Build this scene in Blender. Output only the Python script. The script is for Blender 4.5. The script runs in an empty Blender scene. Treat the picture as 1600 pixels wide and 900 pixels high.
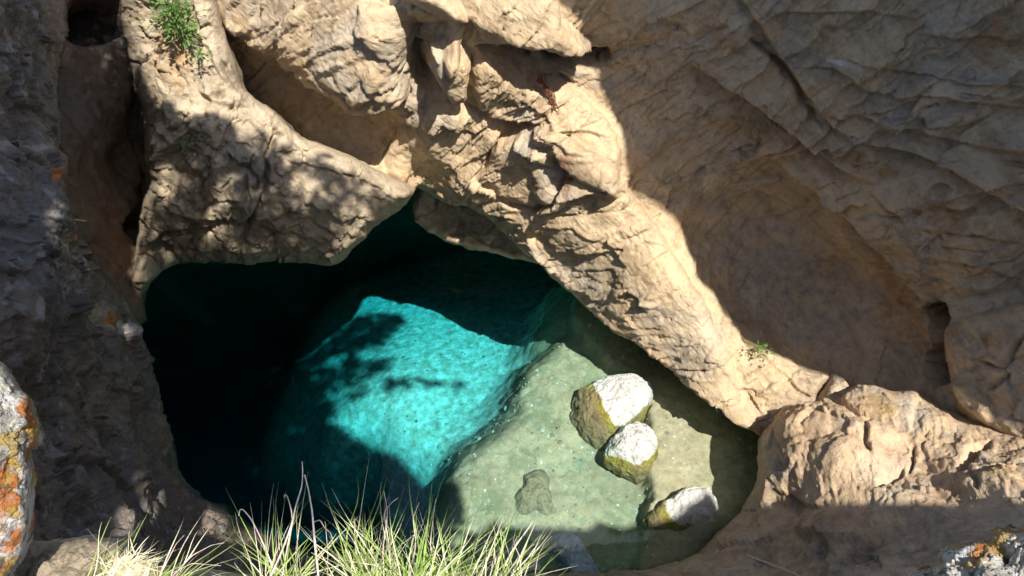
import bpy, math, random
import numpy as np
from mathutils import Vector

# ------------------------------------------------------------------ camera, sky, sun, exposure
sc = bpy.context.scene
COL = sc.collection
CAM_Z, PITCH, HFOV = 9.0, math.radians(50), math.radians(66)
cam_d = bpy.data.cameras.new('camera'); cam = bpy.data.objects.new('camera', cam_d); COL.objects.link(cam)
cam.location = (0, 0, CAM_Z); cam.rotation_euler = (math.pi/2 - PITCH, 0, 0)
cam_d.sensor_width = 36; cam_d.lens = 18/math.tan(HFOV/2); cam_d.clip_end = 500; cam_d.clip_start = 0.05
sc.camera = cam
SUN = np.array([0.34, -0.42, 1.0]); SUN /= np.linalg.norm(SUN)
elev = math.asin(SUN[2]); azim = math.atan2(SUN[0], SUN[1])
w = bpy.data.worlds.new('World'); sc.world = w; w.use_nodes = True
nt = w.node_tree; bg = nt.nodes['Background']; sky = nt.nodes.new('ShaderNodeTexSky')
sky.sky_type = 'NISHITA'; sky.sun_disc = False; sky.sun_elevation = elev; sky.sun_rotation = azim
nt.links.new(sky.outputs[0], bg.inputs[0]); bg.inputs[1].default_value = 0.15
sl = bpy.data.lights.new('sun', 'SUN'); sl.energy = 5.0; sl.angle = math.radians(0.53); sl.color = (1, .95, .87)
so = bpy.data.objects.new('sun', sl); COL.objects.link(so)
so.rotation_euler = Vector(SUN.tolist()).to_track_quat('Z', 'Y').to_euler()
sc.view_settings.view_transform = 'Standard'; sc.view_settings.look = 'None'
sc.view_settings.exposure = 0.78; sc.view_settings.gamma = 1
sc.cycles.use_denoising = True
sc.cycles.max_bounces = 8; sc.cycles.diffuse_bounces = 4; sc.cycles.transparent_max_bounces = 12

# ------------------------------------------------------------------ helpers
F = 800/math.tan(HFOV/2)
FWD = np.array([0, math.cos(PITCH), -math.sin(PITCH)]); UP = np.array([0, math.sin(PITCH), math.cos(PITCH)])
RT = np.array([1., 0, 0]); CAM = np.array([0, 0, CAM_Z])
def ray(px, py):
    px = np.asarray(px, float); py = np.asarray(py, float)
    return FWD + ((px-800)/F)[..., None]*RT + (-(py-450)/F)[..., None]*UP
def P(px, py, z):                      # the point of height z behind a spot of the photograph
    r = ray(px, py); return CAM + r*((z-CAM_Z)/r[..., 2])[..., None]
def proj(p):
    q = p-CAM; d = q@FWD
    return 800+F*(q@RT)/d, 450-F*(q@UP)/d
def tps(ctrl, val):
    c = np.asarray(ctrl, float); n = len(c); v = np.asarray(val, float)
    s = c.std(0).mean()+1e-9; c0 = c.mean(0); cn = (c-c0)/s
    def U(a, b):
        r2 = ((a[:, None]-b[None])**2).sum(-1); return np.where(r2 > 0, .5*r2*np.log(r2+1e-12), 0)
    A = np.zeros((n+3, n+3)); A[:n, :n] = U(cn, cn)+np.eye(n)*1e-4; A[:n, n] = 1; A[:n, n+1:] = cn
    A[n, :n] = 1; A[n+1:, :n] = cn.T
    wt = np.linalg.solve(A, np.r_[v, 0, 0, 0])
    def ev(q):
        q = np.asarray(q, float); sh = q.shape[:-1]; f = ((q.reshape(-1, 2)-c0)/s); out = np.empty(len(f))
        for i in range(0, len(f), 60000):
            g = f[i:i+60000]; out[i:i+60000] = U(g, cn)@wt[:n]+wt[n]+g@wt[n+1:]
        return out.reshape(sh)
    return ev
def _hash(i, j, k, s):
    h = (i*374761393 + j*668265263 + k*2147483647 + s*1274126177) & 0xffffffff
    h = ((h ^ (h >> 13))*1274126177) & 0xffffffff; h ^= h >> 16
    h = (h*2246822519) & 0xffffffff; return h ^ (h >> 15)
def noise(p, seed=0):                  # gradient noise, roughly -1..1
    p = np.asarray(p, float); i = np.floor(p).astype(np.int64); f = p-i
    u = f*f*f*(f*(f*6-15)+10); r = 0
    for dx in (0, 1):
        wx = u[..., 0] if dx else 1-u[..., 0]
        for dy in (0, 1):
            wy = u[..., 1] if dy else 1-u[..., 1]
            for dz in (0, 1):
                wz = u[..., 2] if dz else 1-u[..., 2]
                h = _hash(i[..., 0]+dx, i[..., 1]+dy, i[..., 2]+dz, seed)
                g = ((h & 1023)/511.5-1)*(f[..., 0]-dx)+(((h >> 10) & 1023)/511.5-1)*(f[..., 1]-dy)+(((h >> 20) & 1023)/511.5-1)*(f[..., 2]-dz)
                r = r+g*wx*wy*wz
    return r*1.3
def fbm(p, o=5, seed=0, gain=.5, lac=2.03):
    a, s = 1., 0
    for k in range(o): s = s+a*noise(p, seed+k*17); p = p*lac+3.7; a *= gain
    return s
def sstep(a, b, x):
    t = np.clip((x-a)/(b-a), 0, 1); return t*t*(3-2*t)
def seg_dist(x, y, pts, closed):
    pts = np.asarray(pts, float); n = len(pts); d = np.full(x.shape, 1e9); side = np.zeros(x.shape); arc = np.zeros(x.shape)
    L = 0; tot = sum(np.linalg.norm(pts[(k+1) % n]-pts[k]) for k in range(n if closed else n-1))
    for k in range(n if closed else n-1):
        a = pts[k]; b = pts[(k+1) % n]; e = b-a; l2 = e@e
        t = np.clip(((x-a[0])*e[0]+(y-a[1])*e[1])/l2, 0, 1)
        dd = np.hypot(x-a[0]-t*e[0], y-a[1]-t*e[1]); cr = (x-a[0])*e[1]-(y-a[1])*e[0]
        m = dd < d; d = np.where(m, dd, d); side = np.where(m, cr, side); arc = np.where(m, (L+t*math.sqrt(l2))/tot, arc); L += math.sqrt(l2)
    return d, side, arc
def inside(x, y, pts):
    pts = np.asarray(pts, float); r = np.zeros(x.shape, bool); n = len(pts)
    for k in range(n):
        a = pts[k]; b = pts[(k+1) % n]
        if a[1] == b[1]: continue
        c = ((a[1] > y) != (b[1] > y)) & (x < (b[0]-a[0])*(y-a[1])/(b[1]-a[1])+a[0]); r ^= c
    return r
def sd(x, y, pts):                     # positive inside
    d, _, _ = seg_dist(x, y, pts, True); return np.where(inside(x, y, pts), d, -d)
def link(name, me, mat, parent=None, smooth=True):
    o = bpy.data.objects.new(name, me); COL.objects.link(o)
    if mat: me.materials.append(mat)
    if smooth: me.polygons.foreach_set('use_smooth', np.ones(len(me.polygons), bool))
    if parent: o.parent = parent
    return o
def npmesh(name, v, f, stain=None):
    v = np.asarray(v, np.float32); me = bpy.data.meshes.new(name); f = list(f) if isinstance(f, (list, tuple)) else [f]
    tot = sum(len(q) for q in f); lens = np.concatenate([np.full(len(q), q.shape[1]) for q in f])
    idx = np.concatenate([q.ravel() for q in f]).astype(np.int32)
    me.vertices.add(len(v)); me.vertices.foreach_set('co', v.ravel())
    me.loops.add(len(idx)); me.loops.foreach_set('vertex_index', idx)
    me.polygons.add(tot); me.polygons.foreach_set('loop_start', (np.cumsum(lens)-lens).astype(np.int32))
    me.polygons.foreach_set('loop_total', lens.astype(np.int32)); me.update(calc_edges=True)
    if stain is not None:
        at = me.attributes.new('stain', 'FLOAT_COLOR', 'POINT'); at.data.foreach_set('color', np.asarray(stain, np.float32).ravel())
    me.validate(); return me
def tag(o, label, cat, group=None):
    o["label"] = label; o["category"] = cat; o["kind"] = "thing"
    if group: o['group'] = group
    return o
def empty(name, loc):
    o = bpy.data.objects.new(name, None); COL.objects.link(o); o.location = loc; o.empty_display_size = .1; return o

# ------------------------------------------------------------------ materials
def rock_mat(name, cols, rot=(0, 0, 0), stretch=(1, 1, 3), bump=.35, spots=None, fine=1., wet=0, rough=.88):
    m = bpy.data.materials.new(name); m.use_nodes = True; t = m.node_tree; N = t.nodes; L = t.links
    b = N['Principled BSDF']; b.inputs['Roughness'].default_value = rough; b.inputs['Specular IOR Level'].default_value = .25
    tc = N.new('ShaderNodeTexCoord'); mp = N.new('ShaderNodeMapping'); L.new(tc.outputs['Object'], mp.inputs[0])
    mp.inputs['Rotation'].default_value = rot; mp2 = N.new('ShaderNodeMapping'); L.new(mp.outputs[0], mp2.inputs[0]); mp2.inputs['Scale'].default_value = stretch
    def nz(sc_, det, vec, rough_=.6, dist=0.):
        n = N.new('ShaderNodeTexNoise'); n.inputs['Scale'].default_value = sc_; n.inputs['Detail'].default_value = det
        n.inputs['Roughness'].default_value = rough_; n.inputs['Distortion'].default_value = dist; L.new(vec, n.inputs['Vector']); return n
    O = tc.outputs['Object']; S = mp2.outputs[0]
    def ramp(src, stops):
        r = N.new('ShaderNodeValToRGB'); L.new(src, r.inputs[0]); e = r.color_ramp.elements
        while len(e) < len(stops): e.new(.5)
        for q, (p_, c_) in zip(e, stops): q.position = p_; q.color = (*c_, 1) if len(c_) == 3 else c_
        return r
    def mix(a, b_, fac, mode='MIX'):
        x = N.new('ShaderNodeMix'); x.data_type = 'RGBA'; x.blend_type = mode
        for s_, v_ in ((6, a), (7, b_)):
            if isinstance(v_, tuple): x.inputs[s_].default_value = (*v_, 1)
            else: L.new(v_, x.inputs[s_])
        if isinstance(fac, (int, float)): x.inputs[0].default_value = fac
        else: L.new(fac, x.inputs[0])
        return x.outputs[2]
    n1 = nz(.75, 6, O, .62, .6); n = len(cols)
    c = ramp(n1.outputs[0], [(.32+.36*i/(n-1), cc) for i, cc in enumerate(cols)]).outputs[0]
    n2 = nz(1.6, 9, S, .68, .3)
    c = mix(c, ramp(n2.outputs[0], [(.34, (.62, .58, .53)), (.5, (1, 1, 1)), (.68, (1.22, 1.2, 1.16))]).outputs[0], .75, 'MULTIPLY')
    n3 = nz(9, 8, O, .7)
    c = mix(c, ramp(n3.outputs[0], [(.33, (.6, .57, .55)), (.47, (.98, .98, .98)), (.7, (1.15, 1.14, 1.1))]).outputs[0], .7, 'MULTIPLY')
    if spots:
        for (scl, th, colr, am) in spots:
            ns = nz(scl, 4, O, .6, .4); mk = ramp(ns.outputs[0], [(th-.035, (0, 0, 0)), (th+.03, (am, am, am))])
            c = mix(c, colr, mk.outputs[0])
    at = N.new('ShaderNodeAttribute'); at.attribute_name = 'stain'
    # stain amount is broken up by fine noise so that its border is ragged
    m1 = N.new('ShaderNodeMath'); m1.operation = 'MULTIPLY_ADD'; n4 = nz(7, 6, O, .7); L.new(n4.outputs[0], m1.inputs[0]); m1.inputs[1].default_value = 1.3; m1.inputs[2].default_value = -.65
    m2 = N.new('ShaderNodeMath'); m2.operation = 'ADD'; L.new(m1.outputs[0], m2.inputs[0]); L.new(at.outputs['Alpha'], m2.inputs[1])
    m3 = N.new('ShaderNodeMapRange'); L.new(m2.outputs[0], m3.inputs[0]); m3.inputs[1].default_value = .35; m3.inputs[2].default_value = .75
    st = mix(at.outputs['Color'], ramp(n3.outputs[0], [(.3, (.5, .5, .5)), (.6, (1.2, 1.2, 1.2))]).outputs[0], .8, 'MULTIPLY')
    c = mix(c, st, m3.outputs[0])
    L.new(c, b.inputs['Base Color'])
    h1 = nz(5*fine, 10, S, .66, .25); h2 = nz(26*fine, 6, O, .7); vo = N.new('ShaderNodeTexVoronoi'); vo.feature = 'DISTANCE_TO_EDGE'; vo.inputs['Scale'].default_value = 2.3*fine
    nv = nz(2.5, 5, O, .7); vm = N.new('ShaderNodeVectorMath'); vm.operation = 'MULTIPLY_ADD'; L.new(nv.outputs['Color'], vm.inputs[0]); vm.inputs[1].default_value = (.9, .9, .9); L.new(S, vm.inputs[2]); L.new(vm.outputs[0], vo.inputs['Vector'])
    vr = ramp(vo.outputs['Distance'], [(0, (0, 0, 0)), (.018, (1, 1, 1))])
    s1 = N.new('ShaderNodeMath'); s1.operation = 'MULTIPLY_ADD'; L.new(h2.outputs[0], s1.inputs[0]); s1.inputs[1].default_value = .32; L.new(h1.outputs[0], s1.inputs[2])
    s2 = N.new('ShaderNodeMath'); s2.operation = 'MULTIPLY_ADD'; L.new(vr.outputs[0], s2.inputs[0]); s2.inputs[1].default_value = .10; L.new(s1.outputs[0], s2.inputs[2])
    bu = N.new('ShaderNodeBump'); bu.inputs['Strength'].default_value = bump; bu.inputs['Distance'].default_value = .12; L.new(s2.outputs[0], bu.inputs['Height'])
    L.new(bu.outputs[0], b.inputs['Normal'])
    return m
STRATA = (0, math.radians(-36), 0)
M_WALL = rock_mat('limestone_ochre', [(.52, .355, .205), (.55, .42, .265), (.51, .385, .245), (.44, .365, .27), (.59, .46, .31)], STRATA, (.8, .8, 2.8), .6)
M_BOULDER = rock_mat('limestone_pale', [(.33, .27, .2), (.43, .35, .245), (.49, .40, .28), (.44, .31, .18)], (0, .5, 0), (1, 1, 1.6), .7)
M_RIGHT = rock_mat('limestone_buff', [(.50, .40, .27), (.52, .42, .30), (.53, .38, .24), (.47, .40, .30)], (0, .7, .2), (1, 1, 2.2), .6)
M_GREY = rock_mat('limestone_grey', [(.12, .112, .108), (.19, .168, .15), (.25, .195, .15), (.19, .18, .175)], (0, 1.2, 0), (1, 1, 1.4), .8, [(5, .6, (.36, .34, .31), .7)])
M_RED = rock_mat('limestone_brown', [(.17, .115, .075), (.24, .165, .11), (.23, .19, .15)], (0, 0, 0), (2.2, 2.2, .7), .5)
M_LICHEN = rock_mat('lichen_rock', [(.36, .33, .30), (.58, .55, .49), (.74, .71, .66)], (0, 0, 0), (1, 1, 1), .9,
    [(9, .50, (.84, .82, .78), .95), (7, .54, (.60, .21, .04), .95), (13, .57, (.58, .40, .10), .85), (22, .60, (.10, .10, .10), .85)], 3.)
M_BED = rock_mat('pool_bed', [(.25, .195, .11), (.40, .305, .19), (.34, .265, .16), (.50, .40, .27)], (0, 0, 0), (1, 1, 1), .22, [(3.1, .56, (.24, .21, .12), .8), (6, .60, (.24, .23, .15), .7), (30, .63, (.15, .15, .1), .6), (14, .64, (.6, .54, .42), .35)], 2.)
M_DARK = rock_mat('cave_rock', [(.05, .045, .04), (.09, .08, .07)], bump=.4)
M_EARTH = rock_mat('dry_ground', [(.25, .2, .14), (.33, .26, .18), (.22, .2, .1)], bump=.5)
M_WHITE = rock_mat('white_rock', [(.62, .57, .46), (.80, .77, .68), (.84, .82, .76)], (0, 0, 0), (1, 1, 1), .9, [(8, .60, (.50, .46, .36), .8), (18, .60, (.12, .115, .09), .9)], 3.)
M_BROWN = rock_mat('brown_rock', [(.22, .17, .09), (.30, .22, .12), (.24, .22, .12)], (0, 0, 0), (1, 1, 1), .6, None, 2.)
def plain(name, col, rough=.7, trans=0., var=.3, scale=30):
    m = bpy.data.materials.new(name); m.use_nodes = True; t = m.node_tree; b = t.nodes['Principled BSDF']; b.inputs['Roughness'].default_value = rough
    b.inputs['Specular IOR Level'].default_value = .3
    tc = t.nodes.new('ShaderNodeTexCoord'); n = t.nodes.new('ShaderNodeTexNoise'); n.inputs['Scale'].default_value = scale; t.links.new(tc.outputs['Object'], n.inputs['Vector'])
    r = t.nodes.new('ShaderNodeValToRGB'); t.links.new(n.outputs[0], r.inputs[0])
    r.color_ramp.elements[0].position = .3; r.color_ramp.elements[1].position = .7
    r.color_ramp.elements[0].color = (*[c*(1-var) for c in col], 1); r.color_ramp.elements[1].color = (*[min(1, c*(1+var)) for c in col], 1)
    t.links.new(r.outputs[0], b.inputs['Base Color'])
    if trans:
        tr = t.nodes.new('ShaderNodeBsdfTranslucent'); t.links.new(r.outputs[0], tr.inputs[0]); mx = t.nodes.new('ShaderNodeMixShader'); mx.inputs[0].default_value = trans
        t.links.new(b.outputs[0], mx.inputs[1]); t.links.new(tr.outputs[0], mx.inputs[2]); t.links.new(mx.outputs[0], t.nodes['Material Output'].inputs[0])
    return m
M_GRASS = plain('grass_green', (.34, .47, .12), .5, .35); M_DRY = plain('grass_dry', (.74, .68, .48), .6, .3)
M_STALK = plain('dry_stalk', (.74, .58, .50), .6, .1); M_LEAF = plain('leaf_green', (.14, .24, .06), .5, .3, .5)
M_TREE = plain('tree_leaf', (.06, .10, .03), .5, .2); M_BARK = plain('bark', (.12, .09, .06), .9); M_ROOT = plain('root', (.16, .06, .035), .9)

# ------------------------------------------------------------------ rock sheets with volume
class Sheet:
    def __init__(s, ctrl):
        c = np.array(ctrl, float); pts = P(c[:, 0], c[:, 1], c[:, 2]); dep = (pts-CAM)@FWD
        s.ev = tps(c[:, :2]/100., 1/dep)
    def at(s, px, py):
        q = np.stack([np.asarray(px, float), np.asarray(py, float)], -1)/100.
        iv = s.ev(q); return CAM+ray(px, py)/iv[..., None]
def build_sheet(name, sh, outline, step, mat, detail, rnd=14, back=.5, thick=2.5, warp=5, wscale=2.2, seed=0, flat=None):
    o = np.array(outline, float); x0, y0 = o.min(0)-step*2; x1, y1 = o.max(0)+step*2
    gx, gy = np.meshgrid(np.arange(x0, x1+step, step), np.arange(y0, y1+step, step))
    p = sh.at(gx, gy)
    s = sd(gx, gy, o)+warp*fbm(p*wscale, 5, seed+5, .6)
    # pull the outermost ring on to the outline
    gyy, gxx = np.gradient(s, step); g = np.hypot(gxx, gyy)+1e-6
    keep = s > 0; k2 = keep.copy()
    for ax in (0, 1):
        for d in (-1, 1): k2 |= np.roll(keep, d, ax)
    k3 = k2.copy()
    for d in (-1, 1): k3 |= np.roll(np.roll(keep, d, 0), 1, 1) | np.roll(np.roll(keep, d, 0), -1, 1)
    out = k3 & ~keep; lim = 1.6*step
    mv = np.clip(-s/g, -lim, lim)/g; gx = np.where(out, gx+gxx*mv, gx); gy = np.where(out, gy+gyy*mv, gy)
    p = sh.at(gx, gy); s = np.where(out, 0, s)
    du = np.gradient(p, axis=1); dv = np.gradient(p, axis=0); n = np.cross(dv, du); n /= np.linalg.norm(n, axis=-1, keepdims=True)+1e-12
    vd = p-CAM; vd /= np.linalg.norm(vd, axis=-1, keepdims=True); flip = (n*vd).sum(-1) > 0; n[flip] *= -1
    h, st = detail(gx, gy, p, s)
    wet = sstep(.14, .02, p[..., 2]+.05*fbm(p*4, 3, 5)); st[..., :3] = np.where((wet > st[..., 3])[..., None], np.array((.09, .08, .05)), st[..., :3]); st[..., 3] = np.maximum(st[..., 3], wet*.85)
    h = h*(.3+.7*sstep(-4, 20, s))
    e = np.clip(1-s/rnd, 0, 1); roll = back*(1-np.sqrt(np.clip(1-e*e, 0, 1)))
    p = p+n*h[..., None]+vd*roll[..., None]
    idx = -np.ones(gx.shape, int); a = k3; quad = a[:-1, :-1] & a[1:, :-1] & a[1:, 1:] & a[:-1, 1:]
    used = np.zeros_like(a); used[:-1, :-1] |= quad; used[1:, :-1] |= quad; used[1:, 1:] |= quad; used[:-1, 1:] |= quad
    idx[used] = np.arange(used.sum())
    q = np.stack([idx[:-1, :-1][quad], idx[1:, :-1][quad], idx[1:, 1:][quad], idx[:-1, 1:][quad]], -1)
    V = p[used]; S = st[used]; fl = np.clip(-gyy/g, 0, 1)[used]; vdr = vd[used].copy(); vdr[:, 2] *= (1-(1-flat)*np.ones(len(vdr))) if flat is not None else 1-.6*fl**2*(s[used] < 30); bdir = vdr.copy() if flat is not None else vd[used]
    ed = {}
    E = np.concatenate([q[:, [0, 1]], q[:, [1, 2]], q[:, [2, 3]], q[:, [3, 0]]]); key = np.sort(E, 1); _, inv, cnt = np.unique(key[:, 0]*10**8+key[:, 1], return_inverse=True, return_counts=True)
    B = E[cnt[inv] == 1]; bv = np.unique(B); mp = -np.ones(len(V), int); faces = [q]; VV = [V]; SS = [S]; prev = None; off = len(V)
    c = V[bv].mean(0); base = V[bv]
    prevmap = np.arange(len(V))
    for k in range(1, 4):             # the rock goes on behind its rim
        t = thick*(k/4)**1.3; nb = base+vdr[bv]*t + .10*np.stack([fbm(base*1.7+k*9+j*31, 3, seed+j) for j in range(3)], -1)*(k/4)
        m2 = -np.ones(len(V), int); m2[bv] = off+np.arange(len(bv)); off += len(bv)
        faces.append(np.stack([prevmap[B[:, 1]], prevmap[B[:, 0]], m2[B[:, 0]], m2[B[:, 1]]], -1)); VV.append(nb); SS.append(S[bv]); prevmap = m2
    VV.append(V+bdir*thick); SS.append(S); faces.append(np.stack([prevmap[B[:, 1]], prevmap[B[:, 0]], off+B[:, 0], off+B[:, 1]], -1)); faces.append(q[:, ::-1]+off)
    me = npmesh(name, np.concatenate(VV), faces, np.concatenate(SS)); return link(name, me, mat)

def rotx(p, a, ax):                    # rotate about a world axis
    c, s_ = math.cos(a), math.sin(a); x, y, z = p[..., 0], p[..., 1], p[..., 2]
    if ax == 'y': return np.stack([c*x+s_*z, y, -s_*x+c*z], -1)
    if ax == 'x': return np.stack([x, c*y-s_*z, s_*y+c*z], -1)
    return np.stack([c*x-s_*y, s_*x+c*y, z], -1)
def strata(p, ang, freq, amp, seed, stretch=.35, warp=.5, sharp=.12):
    """layered rock: beds that swell slowly and break off abruptly"""
    q = rotx(p, ang, 'y'); wv = fbm(np.stack([q[..., 0]*stretch, q[..., 1]*stretch, q[..., 2]*.9], -1)*1.6, 5, seed, .55)
    t = q[..., 2]*freq+wv*warp*freq*.5+.3*noise(p*3.1, seed+3); fr = t-np.floor(t)
    cell = np.floor(t); r = noise(np.stack([cell*.73+.5, q[..., 0]*1.1, q[..., 1]*1.1], -1), seed+9)
    saw = np.where(fr < 1-sharp, (1-fr/(1-sharp)), (fr-(1-sharp))/sharp)       # proud at the lower lip, set back above
    return amp*saw*np.clip(.45+1.1*r, 0, 1.5)
def facets(p, f, seed, sc3=(1, 1, 1), ang=0., tilt=.5, warp=.25, crack=0.):
    """broken rock: every fracture block has a plane of its own; unit height about +-1"""
    q = rotx(p, ang, 'y')*np.array(sc3)*f; q = q+warp*np.stack([fbm(q*1.3+j*13, 3, seed+j, .5) for j in range(3)], -1)
    sh = q.shape[:-1]; q = q.reshape(-1, 3); c0 = np.floor(q).astype(np.int64); b1 = np.full(len(q), 9.); b2 = b1.copy(); H = np.zeros(len(q))
    for dx in (-1, 0, 1):
        for dy in (-1, 0, 1):
            for dz in (-1, 0, 1):
                c = c0+np.array([dx, dy, dz]); h = _hash(c[:, 0], c[:, 1], c[:, 2], seed); h2 = _hash(c[:, 0], c[:, 1], c[:, 2], seed+77)
                u = lambda hh, s_: ((hh >> s_) & 1023)/1023.
                d = q-c-np.stack([u(h, 0), u(h, 10), u(h, 20)], -1); dd = (d*d).sum(-1); m = dd < b1
                b2 = np.where(m, b1, np.minimum(b2, dd)); b1 = np.where(m, dd, b1)
                H = np.where(m, (u(h2, 0)-.5)*1.3+tilt*2*((u(h2, 10)-.5)*d[:, 0]+(u(h2, 20)-.5)*d[:, 1]+(u(h, 5)-.5)*2*d[:, 2]), H)
    if crack: H = H-crack*np.exp(-((np.sqrt(b2)-np.sqrt(b1))/.035)**2)
    return H.reshape(sh)
class Feat:
    def __init__(s, x, y, p, seed=0):
        s.x = x+5*fbm(p*3, 4, seed+50, .6); s.y = y+5*fbm(p*3+11, 4, seed+60, .6); s.h = np.zeros(x.shape); s.st = np.zeros(x.shape+(4,))
        s.rx, s.ry = x, y
    def crack(s, pts, depth=.08, wd=3.):
        d, _, a = seg_dist(s.x, s.y, pts, False); tp = np.clip(np.sin(np.clip(a, .02, .98)*math.pi)*2, .15, 1)
        s.h -= depth*tp*np.exp(-(d/wd/np.maximum(tp, .3))**2)
    def ledge(s, pts, amp=.1, wd=60., up=1, edge=2.5, und=0.):     # up=1: stands proud on the left-hand side while drawing left to right (upper side)
        d, c, a = seg_dist(s.x, s.y, pts, False); sg = np.sign(c)*d*up; tp = np.clip(np.sin(np.clip(a, .0, 1)*math.pi)*2.2, 0, 1)
        s.h += amp*tp*sstep(-edge, edge, sg)*np.exp(-np.maximum(sg, 0)/wd)
        if und: s.h -= und*tp*sstep(-edge, edge, -sg)*np.exp(-np.maximum(-sg, 0)/(wd*.5))
    def plate(s, pts, amp=.15, bev=12., lo=0.):                  # raised (or sunk) area with a bevelled rim
        v = sd(s.x, s.y, pts); e = np.clip(v/bev, 0, 1); s.h += amp*np.sqrt(1-(1-e)**2)
        return v
    def bowl(s, cx, cy, rx, ry, rot, amp, pw=1.):
        c, n = math.cos(rot), math.sin(rot); u = ((s.x-cx)*c+(s.y-cy)*n)/rx; v = (-(s.x-cx)*n+(s.y-cy)*c)/ry; r2 = u*u+v*v
        s.h += amp*np.exp(-r2**pw)
    def stain(s, cx, cy, rx, ry, col, a=1., rot=0):  # colour patch: rock stains, but also painted shade and sun flecks
        c, n = math.cos(rot), math.sin(rot); u = ((s.rx-cx)*c+(s.ry-cy)*n)/rx; v = (-(s.rx-cx)*n+(s.ry-cy)*c)/ry; g = a*np.exp(-(u*u+v*v)**1.3)
        m = g > s.st[..., 3]; s.st[m, :3] = col; s.st[..., 3] = np.maximum(s.st[..., 3], g)

# ---- back wall: sunlit slab below, shaded alcove and layered wall above
C_BACK = [(600,285,2.1),(650,305,1.4),(800,390,.85),(930,480,.5),(1060,575,.45),(1190,690,.22),(1300,760,.1),
 (640,230,2.5),(750,150,3.2),(900,250,2.65),(1000,350,2.1),(1080,450,1.65),(1150,520,1.25),(1300,600,.95),(900,350,1.9),(1050,500,1.15),
 (1190,450,1.3),(1250,430,1.35),(1300,480,1.05),(1200,350,1.85),(1370,560,.95),(1440,560,1.05),(1100,250,2.7),(1330,380,2.1),(1450,430,2.1),
 (1500,550,1.9),(1620,620,1.7),(1620,480,2.3),(1600,300,3.3),(1400,220,3.2),(1600,0,4.7),(1300,0,4.5),(1250,150,3.5),(1100,0,4.5),(960,100,3.6),(860,0,4.5),
 (700,60,4.1),(600,0,4.4),(560,120,3.6),(400,0,4.0),(550,210,2.5),(450,110,3.0),(400,250,1.9),(300,0,3.6),(300,-150,4.4),(800,-160,5.2),(1200,-160,5.3),(1720,-160,5.3),(1760,300,3.3),(1760,620,1.9),(200,200,2.0)]
S_BACK = Sheet(C_BACK)
OUT_BACK = [(330,-160),(1760,-160),(1760,760),(1400,790),(1230,720),(1195,683),(1150,655),(1100,612),(1060,577),(1010,535),(960,505),(915,470),(880,440),(850,405),(815,385),(790,360),(765,335),(735,318),(700,312),(672,298),(650,292),(610,330),(520,340),(420,300),(300,200)]
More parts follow.
